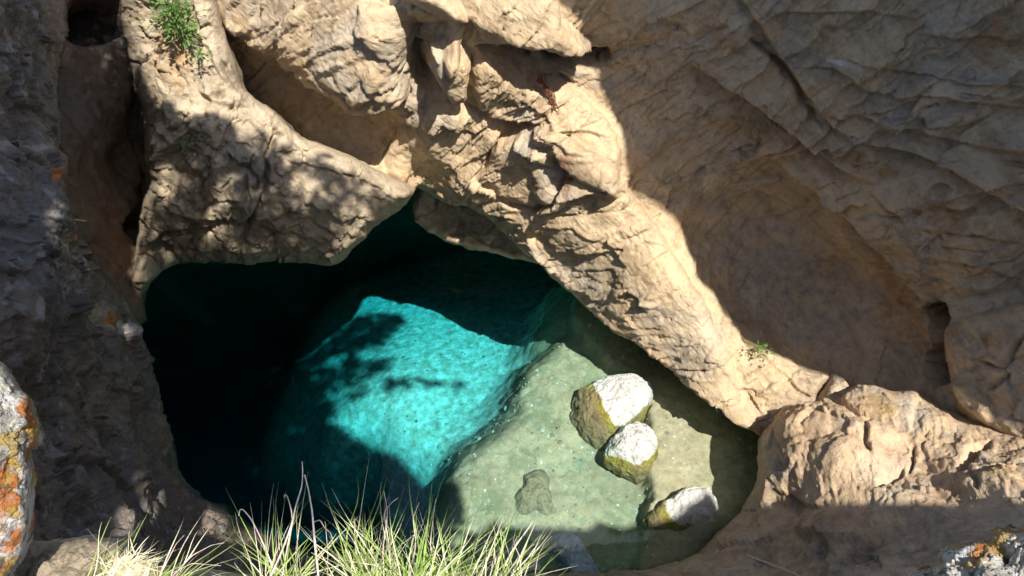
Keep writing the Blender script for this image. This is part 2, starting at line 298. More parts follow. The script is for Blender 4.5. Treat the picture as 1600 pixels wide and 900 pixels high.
def det_back(x, y, p, s):
    f = Feat(x, y, p, 1)
    right0 = sstep(950, 1250, x-.35*y+120); al0 = np.exp(-((((x-1240)*.80+(y-430)*.6)/235)**2+((-(x-1240)*.6+(y-430)*.80)/120)**2)**1.6)
    f.h += .2*fbm(p*.55, 3, 2)+.02*fbm(p*2.1, 5, 4, .52)+.008*fbm(p*11, 4, 6, .6)+(1-.75*al0)*(1-.35*sstep(150, 260, y)*(1-right0))*(.065*facets(p, .9, 301, (.6, .8, 1.5), math.radians(38), .8, .35)+.040*facets(p, 2.4, 302, (.6, .8, 1.6), math.radians(38), .8, .3, .3)+.014*facets(p, 7, 303, (.55, .8, 1.8), math.radians(38), .9, .3, .4))
    right = sstep(950, 1250, x-.35*y+120); alc = np.exp(-((((x-1240)*.80+(y-430)*.6)/235)**2+((-(x-1240)*.6+(y-430)*.80)/120)**2)**1.6)
    f.h += strata(p, math.radians(38), 1.7, .13, 21)*(1-.8*alc)*(.55+.9*right)+strata(p, math.radians(30), 5.5, .022, 22, .3)*(1-.8*alc)+strata(p, math.radians(34), 15, .014, 23, .25)*(1-.6*alc)
    f.bowl(1240, 430, 250, 115, .66, -.35, 2.); 
    # great beds of the upper right
    f.ledge([(1120,-60),(1200,60),(1240,120),(1300,190),(1340,230)], .16, 70, 1, 3, .1)
    f.ledge([(1230,95),(1300,100),(1350,130),(1420,140),(1500,150),(1600,175),(1740,215)], .14, 60)
    f.ledge([(1080,100),(1170,150),(1250,210),(1330,270),(1380,290)], .2, 80, 1, 4, .12)
    f.ledge([(1300,80),(1400,100),(1500,125),(1620,150)], .1, 40)
    f.ledge([(1250,160),(1350,175),(1450,200),(1560,235),(1700,280)], .13, 60)
    f.ledge([(1320,215),(1420,235),(1500,265),(1600,330),(1740,400)], .18, 70, 1, 3, .12)
    f.ledge([(1190,245),(1270,290),(1350,370),(1410,430),(1440,480)], .16, 60, 1, 4, .15)
    f.ledge([(1080,100),(1130,130),(1200,170),(1240,200)], .08, 40)
    f.ledge([(1180,10),(1270,20),(1350,15),(1440,30)], .12, 40); f.ledge([(1440,50),(1500,62),(1560,60),(1640,80)], .12, 40)
    f.ledge([(1350,290),(1420,345),(1520,360),(1600,375)], .1, 40); f.ledge([(1400,380),(1480,400),(1600,440)], .08, 50)
    f.crack([(1160,50),(1235,115),(1262,160),(1290,200)], .14, 4); f.crack([(1500,140),(1560,160),(1600,170)], .08, 3)
    f.crack([(1560,250),(1600,265),(1680,300)], .1, 4); f.ledge([(1150,300),(1190,310),(1250,350),(1300,400)], .05, 50)
    f.ledge([(1000,20),(1060,30),(1100,60)], .06, 50)
    # upper middle: bright blocks, recess and brow
    f.plate([(345,-80),(640,-80),(735,20),(720,60),(690,80),(700,30),(640,40),(648,80),(625,100),(640,135),(600,150),(560,168),(520,150),(470,110),(430,60),(365,20)], .34, 26)
    f.plate([(465,20),(560,-10),(600,10),(640,20),(645,60),(612,100),(580,130),(520,130),(475,105)], .14, 20)
    f.plate([(600,90),(640,120),(638,140),(570,165),(520,155),(560,130)], .07, 10)
    f.plate([(596,20),(640,18),(646,55),(610,80),(590,60)], .12, 14)
    f.plate([(640,-100),(870,-100),(866,15),(925,62),(880,56),(840,45),(780,42),(740,28),(690,20),(650,10)], .38, 14)
    f.plate([(672,60),(712,48),(730,78),(722,122),(700,140),(684,118),(668,90)], .34, 14)
    f.plate([(672,60),(712,58),(705,82),(680,90)], .1, 10)
    f.plate([(735,78),(770,68),(800,105),(850,118),(905,140),(950,190),(972,240),(965,300),(860,240),(800,180),(740,140),(730,110)], .2, 16)
    f.plate([(610,240),(650,200),(665,165),(695,145),(760,160),(800,190),(860,185),(960,260),(1010,330),(1110,480),(1200,690),(1060,590),(900,480),(800,390),(700,330),(620,290)], .25, 22)
    f.bowl(580, 215, 110, 45, .5, -.45, 1.5); f.bowl(470, 130, 60, 60, .8, -.3, 1.5)
    f.plate([(740,60),(800,60),(880,75),(950,72),(955,92),(930,110),(880,112),(830,110),(790,95),(750,70)], -.40, 12)
    f.plate([(800,75),(950,72),(955,88),(910,104),(820,100)], -.3, 8)
    f.crack([(820,110),(860,122),(900,130)], .2, 7); f.crack([(640,60),(655,95),(660,125),(690,135)], .45, 14)
    # niche with its block
    f.plate([(752,250),(790,195),(815,176),(850,190),(880,220),(905,260),(890,310),(850,325),(800,300)], -.26, 8)
    f.plate([(752,255),(786,205),(830,196),(868,225),(898,262),(886,308),(850,322),(800,300)], .30, 22)
    f.ledge([(790,200),(835,192),(868,222)], -.0, 20)
    f.ledge([(610,250),(660,225),(700,235),(740,260),(775,285),(830,300)], .05, 30); f.crack([(700,290),(740,310),(800,300)], .05, 3)
    f.ledge([(690,260),(740,280),(780,320),(830,330)], .07, 30); f.ledge([(860,325),(890,318),(905,300),(935,292),(970,300)], .22, 40, 1, 2)
    f.ledge([(700,140),(770,160),(850,180),(905,240),(960,250)], .09, 30); f.ledge([(780,130),(830,140),(860,170),(880,200),(930,210),(970,225)], .07, 30)
    f.ledge([(880,240),(910,250),(960,255),(975,232)], .05, 20)
    f.ledge([(970,450),(1000,443),(1030,460),(1040,472)], .1, 20); f.ledge([(1020,455),(1035,475)], .1, 10)
    f.ledge([(890,380),(930,385),(960,380),(990,405)], .06, 30); f.ledge([(740,335),(760,350),(830,400),(850,405)], .03, 20)
    f.ledge([(1010,370),(1040,385),(1055,395)], .05, 20); f.ledge([(850,345),(900,345),(960,372)], .04, 30)
    f.crack([(1160,515),(1200,560),(1250,610),(1290,640)], .09, 2.5); f.crack([(1130,560),(1170,620),(1195,650)], .05, 2.5); f.crack([(1070,560),(1110,600),(1150,640)], .06, 3)
    f.crack([(1140,590),(1160,605),(1175,640)], .04, 2); f.ledge([(1075,470),(1090,465),(1100,472)], .05, 10); f.ledge([(930,520),(1000,540),(1080,610)], .04, 20)
    f.ledge([(1000,520),(1060,560),(1100,590),(1180,660)], .04, 25)
    f.plate([(1285,625),(1300,570),(1325,560),(1340,580),(1320,640),(1290,660)], .06, 8); f.crack([(1275,640),(1295,600),(1312,565)], .28, 7)
    f.plate([(1432,492),(1448,476),(1484,474),(1486,500),(1474,520),(1474,560),(1480,596),(1452,606),(1438,580),(1446,530)], -1.0, 9); f.bowl(1462, 492, 26, 20, 0, -.25, 2)
    f.stain(1462,496,30,26,(.04,.035,.03),1.2); f.stain(1462,560,16,40,(.05,.045,.04),1.); f.stain(878,90,80,19,(.035,.03,.028),1.1)  # gap and top recess blackened in the colour in place of their shade
    f.stain(703,62,20,24,(.42,.26,.12),.5); f.stain(905,265,9,42,(.20,.075,.04),.7); f.stain(855,160,10,45,(.25,.10,.05),.5,-.4)
    for cx, cy, rx, ry, rt in ((1400,480,50,110,-.6),(1480,330,80,40,.4),(1560,60,80,40,0),(1130,60,40,30,.5),(1350,250,120,20,.5),(1150,200,80,30,.3)):
        f.stain(cx, cy, rx, ry, (.42,.25,.11), .6, rt)
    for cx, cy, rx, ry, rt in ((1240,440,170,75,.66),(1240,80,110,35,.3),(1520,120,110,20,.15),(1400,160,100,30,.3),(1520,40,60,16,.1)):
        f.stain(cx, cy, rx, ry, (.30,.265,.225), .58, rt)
    f.stain(830,215,38,20,(.36,.33,.28),.6); f.stain(1310,90,50,5,(.6,.57,.5),.6,.17)
    return f.h, f.st
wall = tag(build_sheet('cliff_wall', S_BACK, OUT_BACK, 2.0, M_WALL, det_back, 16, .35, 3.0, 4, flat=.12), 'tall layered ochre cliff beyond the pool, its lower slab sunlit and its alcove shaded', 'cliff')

# ---- lower ledge under the slab
S_LEDGE = Sheet([(640,300,.85),(700,330,.65),(850,400,.4),(760,400,.32),(650,345,.55),(900,460,.25),(1000,540,.2),(700,385,.35),(950,450,.35)])
def det_ledge(x, y, p, s):
    f = Feat(x, y, p, 3); f.h += .03*fbm(p*2.5, 5, 7, .6)+.07*facets(p, 2.6, 351, (.8, .8, 1.2), .6, .9)+strata(p, .5, 7, .05, 31); e = np.clip(1-s/18., 0, 1); f.h += .14*e*sstep(640, 700, x)
    f.crack([(700,370),(740,365),(770,385),(800,375)], .08, 3); f.st[..., :3] = (.30,.25,.18); f.st[..., 3] = .55*sstep(20, 30, s); return f.h, f.st  # inner panel darkened, lip left pale: shade put into the colour
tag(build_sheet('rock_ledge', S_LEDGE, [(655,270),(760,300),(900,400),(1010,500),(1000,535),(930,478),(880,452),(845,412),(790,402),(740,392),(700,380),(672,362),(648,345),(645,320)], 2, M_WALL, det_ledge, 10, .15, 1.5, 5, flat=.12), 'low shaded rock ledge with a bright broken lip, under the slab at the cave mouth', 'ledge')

# ---- left boulder
S_LB = Sheet([(190,-60,5.0),(340,0,4.6),(420,140,3.7),(520,240,3.0),(620,290,2.5),(640,300,2.3),(530,410,1.5),(400,405,1.6),(260,410,1.5),(230,300,2.6),(330,200,3.6),(450,300,2.7),(250,120,3.9),(215,60,4.2),(350,330,2.5),(230,440,1.2),(300,-140,5.4)])
OUT_LB = [(185,-160),(300,-160),(335,0),(352,60),(385,140),(420,165),(470,215),(540,240),(600,270),(648,295),(625,325),(590,350),(560,378),(540,402),(520,414),(480,412),(420,409),(370,408),(330,411),(290,412),(255,423),(235,440),(220,462),(205,440),(215,350),(235,280),(228,200),(205,110),(190,40)]
def det_lb(x, y, p, s):
    f = Feat(x, y, p, 5); f.h += .2*fbm(p*.7, 3, 12)+.02*fbm(p*2.0, 5, 14, .52)+.010*fbm(p*9, 4, 16, .6)-.10*np.clip(fbm(p*5.5, 3, 18), .42, 1)+.075*facets(p, 1.5, 311, (1, 1, .8), -.6, .9, .35, .25)+.028*facets(p, 4.5, 312, (1, 1, .8), -.6, .9, .3, .3)+.010*facets(p, 12, 313)
    f.h += strata(p, -.9, 2.5, .06, 41, .6)
    f.crack([(430,170),(440,210),(420,245),(415,300),(385,345),(375,400)], .2, 4); f.crack([(400,240),(385,280),(390,320)], .14, 3.5)
    f.crack([(340,90),(360,120),(385,150)], .1, 4); f.crack([(450,205),(480,240),(475,260)], .1, 3); f.crack([(280,60),(265,100),(275,120)], .14, 5)
    f.ledge([(225,260),(290,210),(330,180)], .1, 40); f.ledge([(300,140),(330,155),(400,165)], .08, 40); f.ledge([(440,250),(500,262),(560,280)], .07, 40)
    f.ledge([(250,320),(330,345),(420,340)], .09, 50); f.ledge([(290,395),(370,385),(500,390)], .1, 30); f.crack([(500,400),(530,380),(560,330)], .06, 3)
    for q in range(26):
        r_ = random.Random(q); f.bowl(230+r_.random()*240, 20+r_.random()*330, 5+r_.random()*6, 3+r_.random()*4, r_.random()*3, -.10)
    f.stain(265,90,45,70,(.46,.28,.13),.55); f.stain(380,260,90,50,(.34,.31,.26),.55); f.stain(430,370,120,30,(.30,.27,.17),.5); return f.h, f.st
tag(build_sheet('overhanging_boulder', S_LB, OUT_LB, 2, M_BOULDER, det_lb, 26, .5, 1.4, 3.5, seed=3), 'huge cracked boulder jutting over the black cave mouth, dappled by leaf shade', 'boulder')

# ---- brown column of rock in the left corner
S_LC = Sheet([(60,-100,4.5),(150,50,3.4),(240,0,3.6),(120,200,3.0),(230,250,1.9),(100,350,2.4),(200,400,1.2),(300,440,.4),(160,500,.9),(280,100,3.0),(60,100,3.6),(320,-150,4.6),(350,300,1.0)])
def det_lc(x, y, p, s):
    f = Feat(x, y, p, 7); f.h += .2*fbm(p*.8, 3, 22)+.08*fbm(p*np.array([3, 3, 1.]), 5, 24, .6)+.02*fbm(p*9, 4, 25)
    f.bowl(150, 30, 42, 34, -.5, -.6, 1.6); f.stain(150,30,45,32,(.03,.025,.02),.8); pass  # hollow blackened in the colour, standing in for its shade
    f.bowl(215, 352, 20, 16, 0, -.3); f.stain(215,350,22,20,(.04,.035,.03),.7); f.crack([(205,100),(225,200),(235,300),(210,420)], .15, 8)  # small hollow also given its shade as dark colour
    f.stain(170,340,30,120,(.22,.13,.07),.55); f.stain(100,60,10,60,(.42,.2,.09),.5); return f.h, f.st
tag(build_sheet('rock_column', S_LC, [(40,-160),(340,-160),(400,100),(400,330),(330,405),(262,415),(238,438),(222,470),(228,500),(150,560),(60,450),(60,100)], 2.5, M_RED, det_lc, 14, .4, 2, 5, seed=5), 'brown shaded rock face behind the overhanging boulder, with a dark hollow at its top', 'rock face')

# ---- near left rock mass
S_NL = Sheet([(-60,-100,6.2),(60,0,5.6),(100,150,4.6),(-60,200,5.6),(80,300,4.6),(-60,450,5.2),(120,400,3.6),(60,500,4.4),(190,490,2.3),(230,560,1.4),(120,650,3.0),(250,680,.8),(180,780,2.2),(-60,750,4.6),(320,785,.35),(250,830,1.7),(400,840,.25),(480,870,.25),(60,850,4.0),(-60,960,4.6),(300,960,3.0),(500,960,1.6),(620,890,.5),(700,960,1.2)])
OUT_NL = [(-160,-160),(60,-160),(112,-20),(104,60),(92,130),(90,230),(98,330),(128,390),(165,430),(200,475),(225,540),(240,600),(252,650),(275,705),(290,750),(325,785),(365,800),(400,830),(450,850),(520,866),(600,880),(700,960),(700,1040),(-160,1040)]
def det_nl(x, y, p, s):
    f = Feat(x, y, p, 9); f.h += .2*fbm(p*.8, 3, 32)+.06*fbm(p*2.4, 6, 34, .62)+.018*fbm(p*9, 4, 36, .6)+.06*facets(p, 1.8, 331, (1, 1, .8), 0, .9, .4, .2)+.025*facets(p, 5, 332, (1, 1, .8), 0, .9, .4)+strata(p, -1.1, 2.2, .06, 37, .6)
    f.bowl(30, 400, 55, 130, 0, .25); f.ledge([(130,400),(110,480),(60,520)], .12, 50, -1); f.ledge([(60,720),(130,740),(180,770),(220,790)], .14, 60); f.crack([(95,200),(100,300),(140,400)], .1, 8)
    f.ledge([(225,560),(185,640),(170,700)], .1, 40, -1); f.ledge([(240,740),(300,800),(330,850)], .08, 30)
    f.stain(70,275,26,12,(.55,.24,.10),.75,.3); f.stain(60,382,24,22,(.45,.37,.24),.85); f.stain(98,372,16,14,(.5,.25,.12),.75); f.stain(60,360,14,7,(.6,.57,.5),.8)  # pale patches here and below are painted sun flecks, orange ones lichen
    f.stain(182,497,10,20,(.6,.24,.05),.95,-.2); f.stain(168,492,24,32,(.50,.44,.33),.85,-.4); f.stain(200,512,5,16,(.6,.57,.52),.8,-.4)
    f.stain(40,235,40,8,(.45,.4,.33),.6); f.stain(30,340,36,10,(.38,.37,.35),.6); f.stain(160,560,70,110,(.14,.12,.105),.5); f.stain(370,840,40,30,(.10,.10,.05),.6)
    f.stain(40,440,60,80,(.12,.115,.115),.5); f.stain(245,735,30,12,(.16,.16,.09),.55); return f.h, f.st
tag(build_sheet('rock_wall', S_NL, OUT_NL, 2.2, M_GREY, det_nl, 18, .35, 2.5, 3.5, seed=7), 'dark grey rock wall down the side of the pool, with small orange lichen patches and sun flecks coloured in', 'rock wall')

# ---- lower right boulder
S_LR = Sheet([(1200,680,.5),(1300,640,.95),(1400,620,1.4),(1520,660,1.7),(1600,690,2.0),(1180,760,.5),(1300,740,1.35),(1450,740,1.8),(1600,780,2.8),(1170,820,.4),(1100,880,.3),(1300,850,1.6),(1500,860,2.6),(1300,960,2.4),(1760,860,3.0),(1760,700,2.3),(1050,960,1.2),(1600,960,3.0)])
OUT_LR = [(1205,650),(1240,636),(1290,640),(1320,610),(1345,600),(1395,612),(1440,612),(1470,640),(1530,660),(1590,672),(1760,700),(1760,1040),(930,1040),(1000,900),(1070,880),(1090,862),(1130,830),(1160,805),(1175,770),(1190,735),(1185,690)]
def det_lr(x, y, p, s):
    f = Feat(x, y, p, 11); f.h += .16*fbm(p*.9, 3, 42)+.02*fbm(p*2.6, 5, 44, .52)+.008*fbm(p*10, 4, 46, .6)+.035*facets(p, 1.1, 321, (.8, .8, 1.3), .9, .9, .35, .2)+.013*facets(p, 3.8, 322, (.8, .8, 1.4), -.8, .9, .3, .3)+.006*facets(p, 10, 323, (.7, .8, 1.6), -.8)+strata(p, .9, 3.2, .05, 47, .5)+strata(p, -1.0, 9, .014, 48, .5)
    f.bowl(1290, 700, 90, 65, .3, .32, 1.3); f.ledge([(1200,660),(1250,640),(1310,650),(1350,680),(1420,682)], .1, 60, -1); f.plate([(1320,640),(1340,600),(1400,612),(1440,615),(1420,680),(1370,668)], .1, 14)
    f.crack([(1360,690),(1356,715),(1365,730)], .12, 4); f.crack([(1372,780),(1400,750),(1415,735)], .12, 4); f.crack([(1500,740),(1520,710),(1550,680)], .18, 5); f.crack([(1500,745),(1540,740),(1600,720)], .1, 3)
    f.crack([(1215,740),(1240,745),(1225,720)], .06, 3); f.crack([(1420,745),(1430,725),(1428,700)], .1, 3); f.crack([(1530,765),(1525,745)], .1, 4)
    f.ledge([(1190,790),(1220,770),(1290,800)], .08, 40); f.ledge([(1230,820),(1300,860),(1400,830),(1480,800)], .16, 60, 1, 4); f.ledge([(1250,880),(1290,850),(1310,810)], .08, 30)
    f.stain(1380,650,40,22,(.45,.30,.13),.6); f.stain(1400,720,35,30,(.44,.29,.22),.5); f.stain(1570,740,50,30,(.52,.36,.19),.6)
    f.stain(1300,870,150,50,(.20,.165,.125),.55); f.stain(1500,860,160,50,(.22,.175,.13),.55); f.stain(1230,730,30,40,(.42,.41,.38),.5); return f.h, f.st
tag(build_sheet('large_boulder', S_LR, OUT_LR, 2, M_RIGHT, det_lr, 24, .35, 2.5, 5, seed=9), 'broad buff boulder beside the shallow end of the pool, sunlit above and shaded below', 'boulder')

# ---- shaded block at the right, with lit flake
S_RB = Sheet([(1470,520,2.0),(1540,480,2.4),(1620,500,2.6),(1480,600,1.6),(1540,650,1.8),(1620,660,2.1),(1550,560,2.2),(1760,500,2.8),(1760,720,2.4)])
def det_rb(x, y, p, s):
    f = Feat(x, y, p, 13); f.h += .12*fbm(p, 3, 52)+.03*fbm(p*3, 5, 54, .55)+.05*facets(p, 1.7, 341, (1, 1, 1.3), .7, .9, .3, .3)+.018*facets(p, 6, 342, (1, 1, 1.3), .7)+.015*fbm(p*10, 3, 55); f.crack([(1525,560),(1560,575),(1590,545),(1600,520)], .1, 4); f.crack([(1540,610),(1580,580)], .08, 4)
    f.plate([(1492,590),(1520,600),(1555,640),(1548,668),(1520,650)], .12, 8); f.stain(1550,530,50,22,(.40,.25,.12),.6); f.stain(1510,610,30,20,(.48,.34,.16),.6,.8); return f.h, f.st
tag(build_sheet('rock_block', S_RB, [(1474,524),(1488,500),(1534,487),(1600,470),(1760,460),(1760,760),(1600,700),(1555,672),(1515,662),(1496,640),(1488,600),(1478,560)], 2.2, M_WALL, det_rb, 16, .3, 2, 4, seed=11), 'shaded rounded block at the foot of the cliff, beside a narrow dark gap', 'rock')

# ---- near bottom rock strip at the edge of the water
S_NB = Sheet([(380,890,.6),(700,905,.5),(950,890,.35),(1100,880,.4),(700,1000,1.6),(1100,1000,1.6),(300,1000,2.4)])
def det_nb(x, y, p, s):
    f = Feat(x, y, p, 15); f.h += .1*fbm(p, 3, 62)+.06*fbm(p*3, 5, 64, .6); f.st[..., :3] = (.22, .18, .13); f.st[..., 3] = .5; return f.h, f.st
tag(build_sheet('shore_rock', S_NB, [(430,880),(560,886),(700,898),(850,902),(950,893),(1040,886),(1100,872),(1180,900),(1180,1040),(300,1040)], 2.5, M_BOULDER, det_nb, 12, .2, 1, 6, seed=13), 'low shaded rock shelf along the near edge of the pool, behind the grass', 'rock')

# ------------------------------------------------------------------ pool bed and water (the setting)
SH1 = [(884,508),(893,530),(880,560),(858,575),(845,610),(838,655),(800,690),(768,715),(745,750),(722,775),(700,830),(680,960),(1350,960),(1350,640),(1100,540),(900,440)]
SH2 = [(885,508),(920,535),(985,600),(1010,640),(1003,700),(1012,760),(1008,800),(1003,850),(960,980),(1350,960),(1350,640),(1100,540),(900,440)]
def topoly(pts, z): a = np.array(pts, float); return P(a[:, 0], a[:, 1], z)[:, :2]
bc = [(560,600,-2.2),(720,470,-2.5),(860,520,-1.8),(700,650,-1.8),(770,690,-1.3),(740,760,-.95),(620,700,-2.0),(300,600,-6),(400,450,-7),(450,780,-4),(250,420,-7.5),(600,350,-6.5),(490,500,-4),(450,600,-4),(520,620,-2.7),(520,740,-2.9),(400,600,-5.5),
      (1000,500,-1.2),(1100,640,-.6),(1100,800,-.6),(800,870,-.7),(650,860,-2.4),(560,840,-4.4),(1200,760,-.4),(900,700,-.7),(700,960,-.6),(250,900,-3)]
a = np.array(bc, float); w3 = P(a[:, 0], a[:, 1], a[:, 2]); bz = tps(w3[:, :2], a[:, 2])
def bed_z(X, Y):
    z = np.clip(bz(np.stack([X, Y], -1)), -8, -.35); p = np.stack([X, Y, X*0], -1)
    wx = X+.10*fbm(p*1.6, 5, 71, .6); wy = Y+.10*fbm(p*1.6+7, 5, 72, .6)
    s1 = sd(wx, wy, topoly(SH1, -.6)); s2 = sd(wx, wy, topoly(SH2, -.25))
    z1 = -.46+.10*fbm(p*1.1, 3, 73); z = np.where(s1 > -1.3, np.maximum(z, z+(z1-z)*sstep(-1.0, .14, s1)), z)
    z2 = -.17+.05*fbm(p*1.3, 3, 74); z = z+(z2-z)*sstep(-.03, .08, s2)
    z = z+.03*fbm(p*.8, 3, 75, .5)*sstep(-.4, -2.5, z)+.008*fbm(p*6, 5, 76, .75)+.025*np.clip(fbm(p*2.4, 4, 77, .5), .1, .6)*sstep(-.3, -1, z)
    z = z+.035*sstep(.0, .12, fbm(p*1.9, 5, 79, .55))*sstep(-.35, -.6, z)*sstep(-1.3, -.9, z)
    return np.minimum(z, -.05)
X, Y = np.meshgrid(np.arange(-9, 7.5, .033), np.arange(-1, 14, .033)); Z = bed_z(X, Y); V = np.stack([X, Y, Z], -1).reshape(-1, 3)
ny, nx = X.shape; I = np.arange(nx*ny).reshape(ny, nx); Q = np.stack([I[:-1, :-1], I[:-1, 1:], I[1:, 1:], I[1:, :-1]], -1).reshape(-1, 4)
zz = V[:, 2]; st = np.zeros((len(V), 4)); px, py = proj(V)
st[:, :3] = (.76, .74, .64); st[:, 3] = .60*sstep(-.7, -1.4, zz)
dk = sstep(-3.2, -4.3, zz)[:, None]; st[:, :3] = st[:, :3]*(1-dk)+np.array((.05, .05, .05))*dk; st[:, 3] = np.maximum(st[:, 3], dk[:, 0])  # deep bed coloured near-black to stand in for the shade there
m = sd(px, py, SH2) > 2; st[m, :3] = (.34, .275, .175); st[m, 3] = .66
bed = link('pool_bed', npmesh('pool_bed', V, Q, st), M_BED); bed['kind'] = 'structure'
# water body
mw = bpy.data.materials.new('clear_water'); mw.use_nodes = True; t = mw.node_tree; t.nodes.remove(t.nodes['Principled BSDF']); out = t.nodes['Material Output']
tr = t.nodes.new('ShaderNodeBsdfTransparent'); gl = t.nodes.new('ShaderNodeBsdfGlossy'); gl.inputs['Roughness'].default_value = .02; fr = t.nodes.new('ShaderNodeFresnel'); fr.inputs[0].default_value = 1.33
mx = t.nodes.new('ShaderNodeMixShader'); t.links.new(fr.outputs[0], mx.inputs[0]); t.links.new(tr.outputs[0], mx.inputs[1]); t.links.new(gl.outputs[0], mx.inputs[2]); t.links.new(mx.outputs[0], out.inputs[0])
tc = t.nodes.new('ShaderNodeTexCoord'); nn = t.nodes.new('ShaderNodeTexNoise'); nn.inputs['Scale'].default_value = 2.5; nn.inputs['Detail'].default_value = 3; t.links.new(tc.outputs['Object'], nn.inputs['Vector'])
bu = t.nodes.new('ShaderNodeBump'); bu.inputs['Strength'].default_value = .12; bu.inputs['Distance'].default_value = .05; t.links.new(nn.outputs[0], bu.inputs['Height']); t.links.new(bu.outputs[0], gl.inputs['Normal']); t.links.new(bu.outputs[0], fr.inputs['Normal'])
va = t.nodes.new('ShaderNodeVolumeAbsorption'); va.inputs['Color'].default_value = (.03, .83, .90, 1); va.inputs['Density'].default_value = .62
t.links.new(va.outputs[0], out.inputs['Volume'])
bx = [(-8.9, -.9, -9), (7.4, -.9, -9), (7.4, 13.9, -9), (-8.9, 13.9, -9), (-8.9, -.9, 0), (7.4, -.9, 0), (7.4, 13.9, 0), (-8.9, 13.9, 0)]
wt = link('water', npmesh('water', bx, np.array([(0, 3, 2, 1), (4, 5, 6, 7), (0, 1, 5, 4), (1, 2, 6, 5), (2, 3, 7, 6), (3, 0, 4, 7)])), mw, smooth=False); wt['kind'] = 'structure'

# ------------------------------------------------------------------ the sinkhole's shell and the plateau round it
def loft(name, rings, mat, closed=True, st=None, seed=0, amp=.3):
    n = len(rings[0]); V = np.concatenate(rings); V = V+amp*np.stack([fbm(V*.8+j*7, 4, seed+j) for j in range(3)], -1); fs = []
    for r in range(len(rings)-1):
        a = np.arange(n); b = (a+1) % n; fs.append(np.stack([r*n+a, r*n+b, (r+1)*n+b, (r+1)*n+a], -1))
    return link(name, npmesh(name, V, fs, np.zeros((len(V), 4))), mat)
th = np.linspace(0, 2*math.pi, 240, endpoint=False)
def ring(cx, cy, rx, ry, z, pw=.75):
    return np.stack([cx+rx*np.sign(np.cos(th))*abs(np.cos(th))**pw, cy+ry*np.sign(np.sin(th))*abs(np.sin(th))**pw, th*0+z], -1)
gz = 6.6
shell = loft('ground', [ring(1, 5.7, 10, 5.7, -9+k*1.45) for k in range(11)]+[ring(1, 5.7, 10.2, 5.8, gz)]+[ring(1, 5.7, 10.2+d, 5.8+d, gz+.6*min(1, d/20)) for d in (1, 3, 7, 15, 40, 120)], M_EARTH, seed=80, amp=.35)
shell['kind'] = 'structure'
# added rock slabs overhead, out of view, outlined to shade cliff, boulder and shallows
def prism(name, poly, z0, z1, mat, seed, amp=.12):
    poly = np.asarray(poly, float)
    d = [np.linalg.norm(poly[(k+1) % len(poly)]-poly[k]) for k in range(len(poly))]; pts = []
    for k in range(len(poly)):
        m_ = max(1, int(d[k]/.12))
        for j in range(m_): pts.append(poly[k]+(poly[(k+1) % len(poly)]-poly[k])*j/m_)
    p2 = np.array(pts); n = len(p2); e = np.roll(p2, -1, 0)-np.roll(p2, 1, 0); nr = np.stack([e[:, 1], -e[:, 0]], -1); nr /= np.linalg.norm(nr, axis=1, keepdims=True)+1e-9
    ar = .5*np.sum(p2[:, 0]*np.roll(p2[:, 1], -1)-np.roll(p2[:, 0], -1)*p2[:, 1])
    if ar < 0: nr = -nr
    V = []; prof = [(0, -.10), (.12, -.03), (.35, 0), (.6, -.15), (1, -.5)]
    for f_, o_ in prof:
        q = p2+nr*o_+SUN[:2]/SUN[2]*(z1-z0)*f_; z = np.full(n, z0+(z1-z0)*f_); r = np.c_[q, z]; V.append(r+amp*np.stack([fbm(r*1.3+j*9, 4, seed+j) for j in range(3)], -1)*(0.35 if f_ in (.12, .35) else 1))
    fs = []
    for r in range(len(prof)-1):
        a_ = np.arange(n); b_ = (a_+1) % n; fs.append(np.stack([r*n+a_, r*n+b_, (r+1)*n+b_, (r+1)*n+a_], -1))
    import mathutils
    tri = np.array(mathutils.geometry.tessellate_polygon([[Vector((*q, 0)) for q in p2]]))
    fs += [tri, tri+(len(prof)-1)*n]
    V = np.concatenate(V); return link(name, npmesh(name, V, fs, np.zeros((len(V), 4))), mat)
def up(p, z):                          # from a point of the scene towards the sun, up to height z
    return (p+SUN*((z-p[..., 2])/SUN[2])[..., None])
ZC = 9.7
def cast(sheet, pts):
    a = np.array(pts, float); p = sheet.at(a[:, 0], a[:, 1]) if isinstance(sheet, Sheet) else P(a[:, 0], a[:, 1], sheet)
    return up(p, ZC)[:, :2]
right_edge = cast(S_BACK, [(850,-140),(858,0),(868,40),(930,95),(935,150),(962,195),(972,240),(985,290),(1040,312),(1085,350),(1100,400),(1105,430),(1130,450),(1142,490),(1165,522),(1200,545),(1260,558),(1320,580)])
right_edge2 = cast(S_LR, [(1360,598),(1400,612),(1450,620),(1500,650),(1600,680),(1680,700)])
low_edge = cast(S_LR, [(1700,792),(1600,795),(1500,798),(1400,802),(1320,810),(1290,825),(1230,834),(1180,835)])
low_edge2 = cast(-.2, [(1150,806),(1100,818),(1040,812),(990,826),(950,812),(930,835)])
low_edge3 = cast(-.7, [(900,840),(860,850),(800,840),(760,838),(705,828)])
low_edge4 = cast(-1.6, [(697,775),(680,745)]); low_edge5 = cast(-2.2, [(640,705),(600,690),(560,665),(520,645),(510,600),(505,560)])

